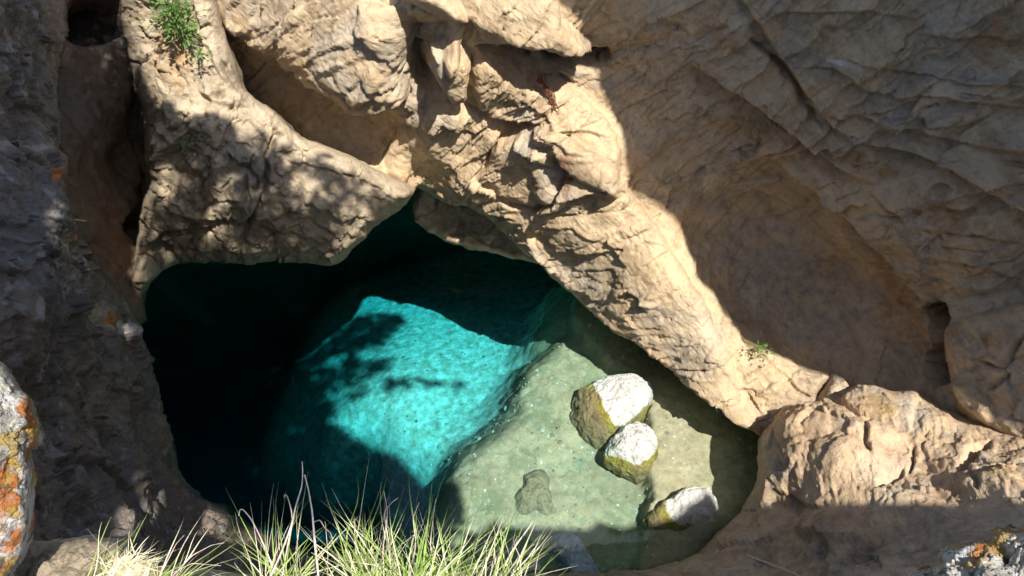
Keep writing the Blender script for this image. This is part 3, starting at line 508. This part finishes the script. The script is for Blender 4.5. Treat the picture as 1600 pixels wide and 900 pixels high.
c1 = np.concatenate([right_edge, right_edge2, [[8.9, .75], [13, 1.2], [14, 9], [8, 11.5], [3.2, 11], [1.6, 8.2]]])  # unseen slab; its edge is drawn back from the wanted shadow edge
tag(prism('shade_slab', c1, ZC, ZC+.9, M_WALL, 90), 'added overhead slab of ochre rock, shaped to shade the right-hand cliff, outside the view', 'rock')
c2 = np.concatenate([[[9.2, .25]], low_edge, low_edge2, low_edge3, [[3.2, -1.0], [4.2, -3.0], [9, -3.6], [13, -2], [13, .3]]])  # second unseen slab, outlined from the wanted shade along the near side
tag(prism('shade_slab', c2, ZC, ZC+.9, M_WALL, 91), 'added overhead slab of ochre rock, shaped to shade the near pool and boulder, outside the view', 'rock')
for k, (cx, cy, r_, lb) in enumerate(((12.6, 5.5, 3.4, 'tall ochre rock pier added on the right to hold up the shade slab'), (9.8, -2.2, 2.0, 'ochre rock pier added behind the viewer to hold up the shade slab'))):  # added piers, only there to hold up the shade slabs
    tag(loft('added_pier', [ring(cx, cy, r_*(1+.12*math.sin(j*1.7)), r_*1.1, 5.5+j*.75, .85) for j in range(7)], M_WALL, seed=95+k, amp=.4), lb, 'added pier')

# ---- tree leaning over the pool, its leaves shade the left side
S_LL = Sheet([(0,560,7.45),(40,620,7.4),(60,680,7.33),(-80,650,7.5),(0,760,7.33),(45,800,7.25),(0,900,7.15),(-100,900,7.25),(20,960,7.1),(-160,540,7.55)])
S_LI = Sheet([(1430,905,6.97),(1500,870,7.02),(1600,840,7.08),(1550,900,7.1),(1700,900,7.15),(1500,980,7.1),(1700,820,7.1)])
S_GR = Sheet([(-100,860,6.8),(60,850,6.8),(200,870,6.85),(400,930,6.9),(800,945,6.9),(1500,945,6.9),(800,1100,6.95),(0,1000,6.95),(1600,1100,6.95)])
rng = np.random.default_rng(5)
def shade_pts(sheet, poly, n, holes=(), hmin=10.4, hmax=12.2, spread=.05):
    o = np.array(poly, float); x = rng.uniform(o[:, 0].min(), o[:, 0].max(), n*3); y = rng.uniform(o[:, 1].min(), o[:, 1].max(), n*3)
    m_ = inside(x, y, o); x, y = x[m_][:n], y[m_][:n]
    k = np.ones(len(x), bool)
    for hx, hy, rx, ry in holes: k &= ((x-hx)/rx)**2+((y-hy)/ry)**2 > rng.uniform(.8, 1.25, len(x))
    x, y = x[k], y[k]; p = sheet.at(x, y) if isinstance(sheet, Sheet) else P(x, y, sheet)
    z = rng.uniform(hmin, hmax, len(x)); return up(p, 0*p[:, 0])+SUN*((z)/SUN[2])[:, None]+rng.normal(0, spread, (len(x), 3)) 
LEAFP = []
LEAFP.append(shade_pts(-2.4, [(150,420),(560,340),(640,490),(600,520),(520,545),(512,600),(520,648),(560,668),(600,690),(640,706),(670,725),(690,760),(700,800),(702,845),(300,860),(180,640)], 30000))
LEAFP.append(shade_pts(S_NL, [(-200,-160),(60,-160),(110,-20),(100,60),(92,230),(98,330),(165,430),(240,600),(290,750),(400,830),(520,866),(600,930),(-200,930)], 17000,
   [(38,232,30,9),(66,275,22,10),(60,385,24,22),(98,372,15,14),(62,358,14,8),(172,495,26,28),(190,515,14,16),(228,535,8,12)]))
LEAFP.append(shade_pts(S_LC, [(100,-160),(180,-160),(190,30),(225,120),(230,330),(215,460),(250,500),(100,420),(95,60)], 4500))
def crosses(L_, S_, O_):
    c = np.zeros(len(L_), bool)
    for z_ in np.arange(6, .4, -.2):
        q = L_+SUN*((z_-L_[:, 2])/SUN[2])[:, None]; d_ = (q-CAM)@FWD; x_, y_ = proj(q); i_ = np.where((d_ > .8) & ~c)[0]; i_ = i_[inside(x_[i_], y_[i_], O_)]
        if len(i_): ds = 1/S_.ev(np.stack([x_[i_], y_[i_]], -1)/100.); c[i_[(d_[i_] > ds-.1) & (d_[i_] < ds+.7)]] = True
    return c
LEAFP = [L_[~crosses(L_, S_LB, OUT_LB)] for L_ in LEAFP]
LB1 = [(205,80),(225,110),(240,170),(290,165),(330,150),(355,200),(330,225),(270,230),(215,240)]
LEAFP.append(shade_pts(S_LB, LB1, 2600, [(262,105,36,30)]))
def clumps(sheet, poly, nc, per, r, **kw):
    c_ = shade_pts(sheet, poly, nc, spread=0, **kw); return (c_[:, None]+rng.normal(0, r, (len(c_), per, 3))).reshape(-1, 3)
LEAFP.append(clumps(S_LB, [(205,160),(330,160),(470,230),(520,300),(500,412),(230,440)], 72, 26, .11))
LEAFP.append(clumps(S_LB, [(290,10),(320,10),(350,150),(400,250),(330,250)], 14, 30, .10))
LEAFP.append(clumps(S_LB, [(480,240),(600,290),(620,320),(540,400),(500,412)], 10, 22, .10))
LEAFP.append(clumps(-2.4, [(512,540),(600,525),(640,560),(560,630),(515,640)], 15, 28, .08)); LEAFP.append(clumps(-2.2, [(600,585),(730,590),(725,612),(600,610)], 12, 26, .06))
LEAFP.append(clumps(-2.4, [(560,520),(650,490),(640,520),(560,550)], 10, 26, .07))
LP = np.concatenate(LEAFP)
LIT = [(S_NL, OUT_NL, q_, -.1) for q_ in ([(158,468),(192,468),(206,522),(190,532),(165,512)], [(38,362),(80,358),(86,402),(50,408)], [(12,222),(62,222),(62,242),(12,242)], [(48,262),(92,268),(92,288),(48,284)], [(215,525),(235,520),(240,550),(222,550)])]
LIT += [(S_BACK, OUT_BACK, [(335,-120),(870,-120),(872,20),(930,80),(980,240),(1050,310),(1110,400),(1170,520),(1330,570),(1195,700),(1060,590),(930,490),(850,410),(650,300),(610,290),(610,235),(540,190),(440,150),(380,70)]),
       (S_LR, OUT_LR, [(1180,640),(1345,590),(1500,650),(1760,700),(1760,770),(1300,790),(1160,810)]),
       (S_LB, OUT_LB, [(180,-120),(330,-120),(352,60),(425,165),(400,175),(345,150),(280,160),(235,120),(205,70)], -.5),
       (S_LL, [(-160,540),(65,600),(65,1000),(-160,1000)], [(-160,540),(65,600),(65,1000),(-160,1000)]), (S_LI, [(1400,800),(1720,800),(1720,1010),(1400,1010)], [(1400,800),(1720,800),(1720,1010),(1400,1010)]),
       (S_GR, [(-160,850),(1500,850),(1500,1000),(-160,1000)], [(120,850),(860,870),(860,950),(120,950)])]
POOL_LIT = [(650,490),(720,465),(880,530),(1000,560),(1150,680),(1120,820),(705,828),(697,770),(640,705),(560,665),(518,635),(560,625),(730,625),(740,585),(600,575),(640,540),(600,535)]
def reaches_lit(L_):
    hit_ = np.zeros(len(L_), bool); bad = np.zeros(len(L_), bool)
    for z_ in np.concatenate([np.arange(8.4, 0, -.22), [-1.2, -2.3]]):
        q = L_+SUN*((z_-L_[:, 2])/SUN[2])[:, None]; d_ = (q-CAM)@FWD; ok = (d_ > .8) & ~hit_; x_, y_ = proj(q); ok &= (x_ > -200) & (x_ < 1800) & (y_ > -200) & (y_ < 1050)
        i_ = np.where(ok)[0]
        if z_ < 0: bad[i_] |= inside(x_[i_], y_[i_], POOL_LIT); continue
        for (S_, O_, T_, *B_) in LIT:
            lo_ = B_[0] if B_ else -1.3
            j_ = i_[~hit_[i_]]; j_ = j_[inside(x_[j_], y_[j_], O_)]
            if len(j_) == 0: continue
            ds = 1/S_.ev(np.stack([x_[j_], y_[j_]], -1)/100.); bad[j_[(d_[j_] > ds+lo_) & (d_[j_] < ds+.9) & inside(x_[j_], y_[j_], T_)]] = True; h_ = (d_[j_] > ds) & (d_[j_] < ds+.9); hit_[j_[h_]] = True; k_ = j_[h_]; bad[k_] |= inside(x_[k_], y_[k_], T_)
        g_ = ok & (z_ < 7.3) & (z_ > 6.8) & (x_ > 120) & (x_ < 870) & (y_ > 800) & (y_ < 960); bad |= g_
    return bad
LP = LP[~reaches_lit(LP)]
def leaves(name, pts, size, mat, seed=1, flat=.6):
    g = np.random.default_rng(seed); n = len(pts); a = g.normal(size=(n, 3)); a /= np.linalg.norm(a, axis=1, keepdims=True)
    nn_ = g.normal(size=(n, 3))*flat+np.array([0, 0, 1.]); b = np.cross(nn_, a); b /= np.linalg.norm(b, axis=1, keepdims=True)
    s_ = (size*g.uniform(.6, 1.3, n))[:, None]; c0 = pts-a*s_; c1_ = pts+a*s_; nm = np.cross(a, b)*s_*.15
    m1 = pts+b*s_*.42-nm; m2 = pts-b*s_*.42-nm; V_ = np.stack([c0, m1, c1_, m2], 1).reshape(-1, 3); I_ = np.arange(n)*4
    return link(name, npmesh(name, V_, np.stack([I_, I_+1, I_+2, I_+3], -1)), mat, smooth=False)
def tube(name, paths, mat, seg=7):
    VV, FF, off = [], [], 0
    for pts, radii in paths:
        pts = np.array(pts, float); m_ = len(pts); tg = np.gradient(pts, axis=0); tg /= np.linalg.norm(tg, axis=1, keepdims=True)+1e-9
        u_ = np.cross(tg, [.31, .77, .55]); u_ /= np.linalg.norm(u_, axis=1, keepdims=True); v_ = np.cross(tg, u_); al = np.linspace(0, 2*math.pi, seg, endpoint=False)
        r_ = np.interp(np.linspace(0, 1, m_), np.linspace(0, 1, len(radii)), radii)
        V_ = pts[:, None]+r_[:, None, None]*(np.cos(al)[None, :, None]*u_[:, None]+np.sin(al)[None, :, None]*v_[:, None]); VV.append(V_.reshape(-1, 3))
        for j in range(m_-1):
            a_ = off+j*seg+np.arange(seg); b_ = off+j*seg+(np.arange(seg)+1) % seg; FF.append(np.stack([a_, b_, b_+seg, a_+seg], -1))
        off += m_*seg
    return link(name, npmesh(name, np.concatenate(VV), FF), mat)
def bez(p0, p1, sag, n=14, wob=0, seed=0):
    t_ = np.linspace(0, 1, n)[:, None]; p0, p1 = np.array(p0, float), np.array(p1, float); q = p0+(p1-p0)*t_+np.array(sag)*(4*t_*(1-t_))
    return q+wob*np.stack([noise(q*1.3+j*5+seed, 3+j) for j in range(3)], -1)*np.minimum(1, 4*t_)
tree = tag(empty('tree', (-3.2, -2.4, 6.6)), 'broad-leaved tree leaning out over the pool from behind the viewer, outside the view', 'tree')
cl = leaves('crown', LP, .085, M_TREE); pr = [(bez((-3.2,-2.4,6.3),(-2.2,-.8,10.3),(-.4,0,0),16,.2),[.3,.2])]
cc = LP[rng.integers(0, len(LP), 160)]
for k, e_ in enumerate(cc):
    b0 = pr[0][0][9+k % 7]; pa = bez(b0, e_, (0, 0, .25), 24, .15, k)
    if reaches_lit(pa).sum() <= 1: pr.append((pa, [.045, .02, .005]))
tk = tube('trunk', pr, M_BARK); W = Vector(tree.location)
for o_ in (cl, tk): o_.parent = tree; o_.matrix_parent_inverse = __import__('mathutils').Matrix.Translation(-W)

# ------------------------------------------------------------------ rocks in the pool
def pool_rock(name, outline, top, bottom, tilt, label, white=None, moss=(.40, .35, .06), base=(.34, .26, .14), seed=0, parent=None, amp=.05, pw=2.3):
    o = np.array(outline, float); w_ = P(o[:, 0], o[:, 1], (top+bottom)*.35 if top < 0 else 0.)[:, :2]; c_ = w_.mean(0)
    nt_, nr_ = 260, 110; T = np.linspace(0, 2*math.pi, nt_, endpoint=False); d_ = w_-c_; an = np.arctan2(d_[:, 1], d_[:, 0]); 
    # radius of the outline in each direction
    R_ = np.zeros(nt_)
    for k in range(len(w_)):
        a_, b_ = d_[k], d_[(k+1) % len(w_)]; u_ = np.stack([np.cos(T), np.sin(T)], -1); e = b_-a_
        den = u_[:, 0]*e[1]-u_[:, 1]*e[0]; tt = (a_[0]*e[1]-a_[1]*e[0])/den; ss = (a_[0]*u_[:, 1]-a_[1]*u_[:, 0])/den
        ok = (ss >= -1e-6) & (ss <= 1+1e-6) & (tt > 0); R_ = np.where(ok, np.maximum(R_, tt), R_)
    K = np.exp(-(np.arange(-9, 10)/3.5)**2); K /= K.sum(); R_ = np.convolve(np.r_[R_[-9:], R_, R_[:9]], K, 'valid')
    rho = np.linspace(0, 1, nr_)**.8; RR = rho[:, None]*R_[None]
    x_ = c_[0]+RR*np.cos(T); y_ = c_[1]+RR*np.sin(T); zt = top+tilt[0]*(x_-c_[0])+tilt[1]*(y_-c_[1])
    z_ = bottom+(zt-bottom)*(1-rho[:, None]**pw)**.5; p_ = np.stack([x_, y_, z_], -1); q_ = p_.copy()
    nz_ = fbm(p_*3.5+seed, 5, seed, .62); n2_ = fbm(p_*11+seed, 4, seed+1, .6); p_[..., 2] += amp*nz_+.018*n2_-.03*np.clip(fbm(p_*7, 3, seed+2), .2, 1)
    rad = np.stack([np.cos(T)[None]+0*x_, np.sin(T)[None]+0*x_], -1); p_[..., :2] += rad*(.06*fbm(q_*2.5+5, 4, seed+3, .6)*rho[:, None])[..., None]
    V_ = p_.reshape(-1, 3); a_ = np.arange(nt_); b_ = (a_+1) % nt_; fs = [np.stack([r*nt_+a_, (r+1)*nt_+a_, (r+1)*nt_+b_, r*nt_+b_], -1) for r in range(nr_-1)]
    st_ = np.zeros((len(V_), 4)); x2, y2 = proj(V_); st_[:, :3] = base; st_[:, 3] = .8
    zq = V_[:, 2]
    if white:
        g = sd(x2, y2, white)+11+4.5*fbm(V_*5, 4, seed+7, .65); mo = sstep(-22, -2, g)*sstep(-.35, .35, fbm(V_*2.2, 3, seed+8)+.15); wh = sstep(-2, 2, g)
        st_[:, :3] = np.array(base)*(1-mo[:, None])+np.array(moss)*mo[:, None]; st_[:, :3] = st_[:, :3]*(1-wh[:, None])+np.array((.88, .86, .80))*wh[:, None]; st_[:, 3] = np.where(wh > .5, .80, 1.)
    return tag(link(name, npmesh(name, V_, fs, st_), M_WHITE if white else M_BROWN), label, 'rock', 'rocks in the shallow water')
pool_rock('pool_rock', [(898,592),(925,577),(960,566),(1000,565),(1030,582),(1034,605),(1012,635),(988,652),(965,680),(940,676),(908,660),(891,630)], .08, -.5, (.2, .0), 'largest rock in the shallows, brown on its submerged left, chalky white on the right',
   [(930,590),(955,584),(975,574),(1010,568),(1027,580),(1026,605),(1005,625),(985,640),(966,655),(956,636),(948,612)], seed=3)
pool_rock('pool_rock', [(972,650),(1000,643),(1020,655),(1036,675),(1034,700),(1020,725),(1000,735),(975,722),(946,703),(952,680)], .11, -.4, (-.06, .06), 'chalky white middle rock of three, mossy along its lower edge',
   [(974,650),(1000,645),(1018,658),(1020,680),(1012,705),(992,716),(975,706),(948,702),(955,684),(974,670)], seed=13)
pool_rock('pool_rock', [(1008,795),(1030,775),(1060,757),(1090,750),(1118,750),(1128,775),(1124,812),(1070,826),(1015,822)], .07, -.4, (.16, .0), 'white crusted rock in the shallows nearest the shade and the large boulder',
   [(1050,790),(1070,765),(1090,757),(1115,752),(1122,775),(1118,800),(1095,812),(1060,806)], seed=23)
pool_rock('submerged_rock', [(812,728),(830,722),(852,721),(864,738),(862,760),(870,785),(876,800),(862,810),(840,800),(815,803),(799,790),(802,768),(814,752)], -.30, -.62, (0, 0), 'smooth brownish rock lying wholly under water on the pale shallow bed', base=(.26, .22, .13), seed=33, amp=.02, pw=3)

pool_rock('reflection_slab', [(858,832),(885,826),(908,838),(918,862),(938,890),(950,925),(892,925),(880,880),(868,855)], -.1, -.6, (0, 0), 'pale bluish slab added under water to imitate a light reflection at the near edge of the pool', base=(.50, .54, .62), seed=43, amp=.01, pw=6)  # added pale slab; its colour imitates a reflection on the water
# pebbles and chips on the shelf and the sandy slope
g = np.random.default_rng(77); xy = g.uniform((-3, 2.6), (3.6, 8.6), (5200, 2)); zz = bed_z(xy[:, 0], xy[:, 1]); k_ = (zz > -2.8) & (fbm(np.c_[xy, xy[:, :1]*0]*1.1, 3, 78) > g.uniform(-.5, .5, len(xy))); xy, zz = xy[k_], zz[k_]
o8 = np.array([(1, 0, 0), (.5, .85, 0), (-.5, .9, 0), (-1, .1, 0), (-.6, -.8, 0), (.5, -.9, 0), (.3, .3, .5), (-.35, .1, .55), (.1, -.4, .5)], float); f8 = np.array([(0, 1, 6), (1, 2, 6), (2, 7, 6), (2, 3, 7), (3, 4, 7), (4, 8, 7), (4, 5, 8), (5, 0, 8), (0, 6, 8), (6, 7, 8)])
n8 = len(xy); sz = .011*np.exp(g.normal(0, .55, n8)); an = g.uniform(0, 6.28, n8); ca, sa = np.cos(an), np.sin(an); loc = o8[None]*g.uniform(.65, 1.25, (n8, 9, 3))*sz[:, None, None]
Vp = np.stack([loc[..., 0]*ca[:, None]-loc[..., 1]*sa[:, None]+xy[:, :1], loc[..., 0]*sa[:, None]+loc[..., 1]*ca[:, None]+xy[:, 1:], loc[..., 2]+zz[:, None]-.002], -1).reshape(-1, 3)
cp = np.repeat(np.array([(.5, .44, .32), (.28, .22, .14), (.66, .62, .52), (.40, .24, .15)])[g.choice(4, n8, p=[.45, .3, .17, .08])], 9, 0)
pb = link('gravel', npmesh('gravel', Vp, (f8[None]+np.arange(n8)[:, None, None]*9).reshape(-1, 3), np.c_[cp, np.ones(len(cp))]), M_BROWN); pb['kind'] = 'stuff'; pb['label'] = 'scattered pebbles and chips on the pool bed'; pb['category'] = 'gravel'
# ------------------------------------------------------------------ near rim: lichen rocks, ground, grasses
def det_li(seed, sc_=1.):
    def f_(x, y, p, s):
        f = Feat(x, y, p, seed); f.h += sc_*(.035*fbm(p*5, 3, seed)+.02*fbm(p*14, 5, seed+1, .65)+.006*fbm(p*45, 4, seed+2, .6)); return f.h, f.st
    return f_
tag(build_sheet('lichen_boulder', S_LL, [(-160,540),(-10,558),(8,575),(25,600),(45,618),(52,640),(63,660),(58,690),(44,710),(48,750),(44,790),(48,820),(42,850),(30,875),(15,905),(10,1000),(-160,1000)], 1.4, M_LICHEN, det_li(101), 22, .10, .5, 4, 14, 15), 'white and orange lichen-covered boulder at the left edge, beside the dark rock wall', 'boulder')
tag(build_sheet('lichen_boulder', S_LI, [(1425,902),(1450,890),(1468,888),(1470,872),(1490,855),(1520,846),(1543,846),(1550,832),(1575,826),(1600,825),(1720,815),(1720,1010),(1400,1010)], 1.4, M_LICHEN, det_li(111, 1.3), 16, .08, .5, 6, 18, 17), 'white and rust lichen-covered rock in the bottom right corner, above the shaded boulder', 'boulder')
tag(build_sheet('rim_ground', S_GR, [(-160,850),(20,848),(90,842),(170,848),(215,872),(300,900),(420,915),(800,925),(1500,930),(1800,930),(1800,1300),(-160,1300)], 3, M_BOULDER, det_li(121, 1.), 16, .08, .6, 6, 8, 19), 'stony ground along the near rim under the grass tufts', 'rock')

def blades(name, roots, n, mat, L, spread, lean, seed, wd=.0022, parent=None, droop=.25):
    g = np.random.default_rng(seed); V_, F_ = [], []; k = 7; off = 0
    for i in range(n):
        r0 = roots[g.integers(len(roots))]+g.normal(0, .018, 3)*np.array([1, 1, .2]); l = L*g.uniform(.25, 1.15)**1.0; d0 = np.array(lean)+g.normal(0, 1, 3)*np.array([spread, spread*.6, .15]); d0 /= np.linalg.norm(d0)
        sdw = np.cross(d0, g.normal(size=3)); sdw /= np.linalg.norm(sdw); dr = np.array([g.normal(0, .25), g.normal(.1, .2), -1])*droop*g.uniform(0, 1.6)
        wob = g.normal(0, .02, 3)
        t_ = np.linspace(0, 1, k)[:, None]; c_ = r0+d0*l*t_+dr*l*t_**2.2+wob*l*np.sin(t_*6); w_ = wd*g.uniform(.6, 1.4)*(1-t_**1.6*.93)
        V_.append(np.stack([c_-sdw*w_, c_+sdw*w_], 1).reshape(-1, 3)); q = off+np.arange(k-1)*2; F_.append(np.stack([q, q+1, q+3, q+2], -1)); off += 2*k
    return link(name, npmesh(name, np.concatenate(V_), F_), mat, parent)
def tuft(label, cx, hw, n_g, n_d, L, lean, seed, py=915, spread=.45, stalks=(), dd=2.0, wd=.0022):
    t_ = tag(empty('grass_tuft', P(cx, py, 6.88).tolist()), label, 'grass tuft', 'grass tufts on the near rim')
    xs = np.linspace(cx-hw, cx+hw, 12); roots = P(xs, xs*0+py, 6.88)+np.random.default_rng(seed).normal(0, .02, (12, 3)); b = []
    b.append(blades('green_blades', roots, n_g, M_GRASS, L, spread, lean, seed, wd)); b.append(blades('dry_blades', roots, n_d, M_DRY, L*1.08, spread*1.15, lean, seed+1, wd*.8))
    for k, (pts, r_) in enumerate(stalks):
        a_ = np.array(pts, float); c_ = CAM+ray(a_[:, 0], a_[:, 1])*(dd+.02*k+np.linspace(.05, -.05, len(a_)))[:, None]
        m_ = 40; tt = np.linspace(0, 1, m_); ss = np.linspace(0, 1, len(a_)); c_ = np.stack([np.interp(tt, ss, c_[:, j]) for j in range(3)], -1)
        for _ in range(4): c_[1:-1] = (c_[:-2]+2*c_[1:-1]+c_[2:])/4
        b.append(tube('stalk', [(c_, [r_*1.25, r_*1.2, r_*.8, r_*.6])], M_STALK, 5))
    Mi = __import__('mathutils').Matrix.Translation(-Vector(t_.location))
    for o_ in b: o_.parent = t_; o_.matrix_parent_inverse = Mi
    return t_
tuft('small green tuft left of the seed-headed one, on the stony rim', 150, 8, 14, 6, .20, (.28, .55, .5), 201, 925, .3)
tuft('yellow-green tuft with pale seed heads fanning right, second from the left lichen boulder', 250, 10, 26, 20, .22, (.55, .45, .35), 211, 930, .35,
     [([(270,900),(300,868),(330,852),(350,848)], .0013), ([(255,890),(275,850),(288,836)], .0011), ([(270,895),(300,880),(345,884)], .0010)])
tuft('loose tuft with the tallest pinkish dry stalks and hooked tips', 445, 34, 60, 45, .26, (.1, .55, .6), 221, 930, .5,
     [([(420,905),(437,870),(456,820),(462,790),(472,760),(473,735),(472,721)], .0020), ([(498,905),(492,850),(488,800),(482,765),(476,742)], .0024), ([(440,905),(448,860),(457,815),(455,795),(449,775),(445,772),(444,778)], .0016),
      ([(430,900),(420,870),(405,835),(392,810),(380,796),(375,796),(373,806)], .0018), ([(490,816),(500,812),(508,826),(516,832),(520,842)], .0012), ([(512,900),(512,860),(508,815)], .001)])
tuft('broadest and densest clump of pale green grass at the bottom of the pool view', 625, 72, 230, 160, .30, (.05, .5, .7), 231, 940, .48,
     [([(600,905),(598,860),(606,800),(600,768)], .0013), ([(612,900),(606,840),(600,800),(612,785),(622,778)], .0013), ([(640,900),(650,850),(645,810),(655,785)], .0012), ([(680,900),(672,850),(678,800),(681,780)], .0012), ([(560,900),(555,850),(553,810)], .0013)])
tuft('sparse pale tuft at the right end of the grass, reaching over the dark water', 770, 30, 24, 44, .25, (.3, .55, .5), 241, 935, .5,
     [([(815,905),(812,870),(803,850),(808,838)], .0012), ([(790,900),(810,870),(835,850)], .0010), ([(835,905),(840,870),(850,850),(862,838)], .0008)])
st_w = tag(blades('straw_clump', P(np.linspace(170, 215, 8), np.full(8, 893.), 6.9), 260, M_DRY, .09, 1.2, (.3, .3, .2), 251, .0022), 'matted clump of dry straw between the two left grass tufts', 'straw')
# thin twigs
def twig(name, pts, z, r_, label, mat, sheet=None):
    a_ = np.array(pts, float); c_ = sheet.at(a_[:, 0], a_[:, 1])-ray(a_[:, 0], a_[:, 1])*.12 if sheet else P(a_[:, 0], a_[:, 1], z)
    tt = np.linspace(0, 1, 24); ss = np.linspace(0, 1, len(a_)); c_ = np.stack([np.interp(tt, ss, c_[:, j]) for j in range(3)], -1)
    return tag(tube(name, [(c_, [r_, r_*.4])], mat, 5), label, 'twig')
twig('twig', [(1140,862),(1165,868),(1200,880),(1240,896),(1262,906)], 0, .016, 'thin grey twig lying across the shaded foot of the large boulder', M_STALK, S_LR)
twig('twig', [(98,340),(115,343),(135,345)], 0, .010, 'short pale straw stem on the shaded left rock wall', M_DRY, S_NL)
# plants growing on the rock
def plant(sheet, spots, n, r_, size, label, off=.12):
    pts = []
    g = np.random.default_rng(int(spots[0][0]))
    for (x_, y_) in spots:
        c_ = sheet.at(x_, y_); v_ = CAM-c_; v_ /= np.linalg.norm(v_); pts.append(c_+v_*off+g.normal(0, r_, (n, 3)))
    c_ = sheet.at(*spots[0]); t_ = tag(empty('rock_plant', c_.tolist()), label, 'plant', 'small green plants on the rock')
    lf = leaves('leaves', np.concatenate(pts), size, M_LEAF, int(spots[0][0]), 1.)
    stp = [(bez(c_, q, (0, 0, .02), 5), [.006, .002]) for q in np.concatenate(pts)[::9]]; sm = tube('stem', stp, M_LEAF, 4)
    for o_ in (lf, sm): o_.parent = t_; o_.matrix_parent_inverse = __import__('mathutils').Matrix.Translation(-Vector(t_.location))
plant(S_LB, [(268,8),(280,22),(272,40),(258,28),(285,48)], 90, .10, .032, 'largest leafy green plant, on the sunlit top of the overhanging boulder', .2)
plant(S_LB, [(311,85)], 50, .05, .026, 'small bright green plant just below the largest one on the overhanging boulder', .2)
plant(S_LB, [(296,222)], 40, .06, .02, 'faint mossy plant in the leaf shade halfway down the overhanging boulder', .15)
plant(S_BACK, [(1185,543),(1192,552)], 34, .06, .028, 'little bright green plant rooted in a crack of the sunlit slab', .12)
plant(S_LR, [(1203,754)], 22, .03, .02, 'tiny green sprig on the sunlit left end of the large buff boulder', .1)
for (pts, lb) in (([(903,240),(905,262),(908,290)], 'red-brown roots hanging below the block in the sunlit niche'), ([(845,120),(860,150),(868,172)], 'red-brown roots trailing from the dark recess over sunlit rock')):
    a_ = np.array(pts, float); g = random.Random(int(a_[0, 0])); paths = []
    for k in range(16):
        j = a_+np.array([[g.uniform(-7, 7), g.uniform(-6, 6)] for _ in a_]); c_ = S_BACK.at(j[:, 0], j[:, 1])-ray(j[:, 0], j[:, 1])*.33
        tt = np.linspace(0, 1, 14); c_ = np.stack([np.interp(tt, np.linspace(0, 1, 3), c_[:, q]) for q in range(3)], -1)+.025*np.stack([noise(c_[:1]+tt[:, None]*9+k*3+q, 5) for q in range(3)], -1); paths.append((c_, [.007, .003]))
    tag(tube('hanging_roots', paths, M_ROOT, 4), lb, 'roots')
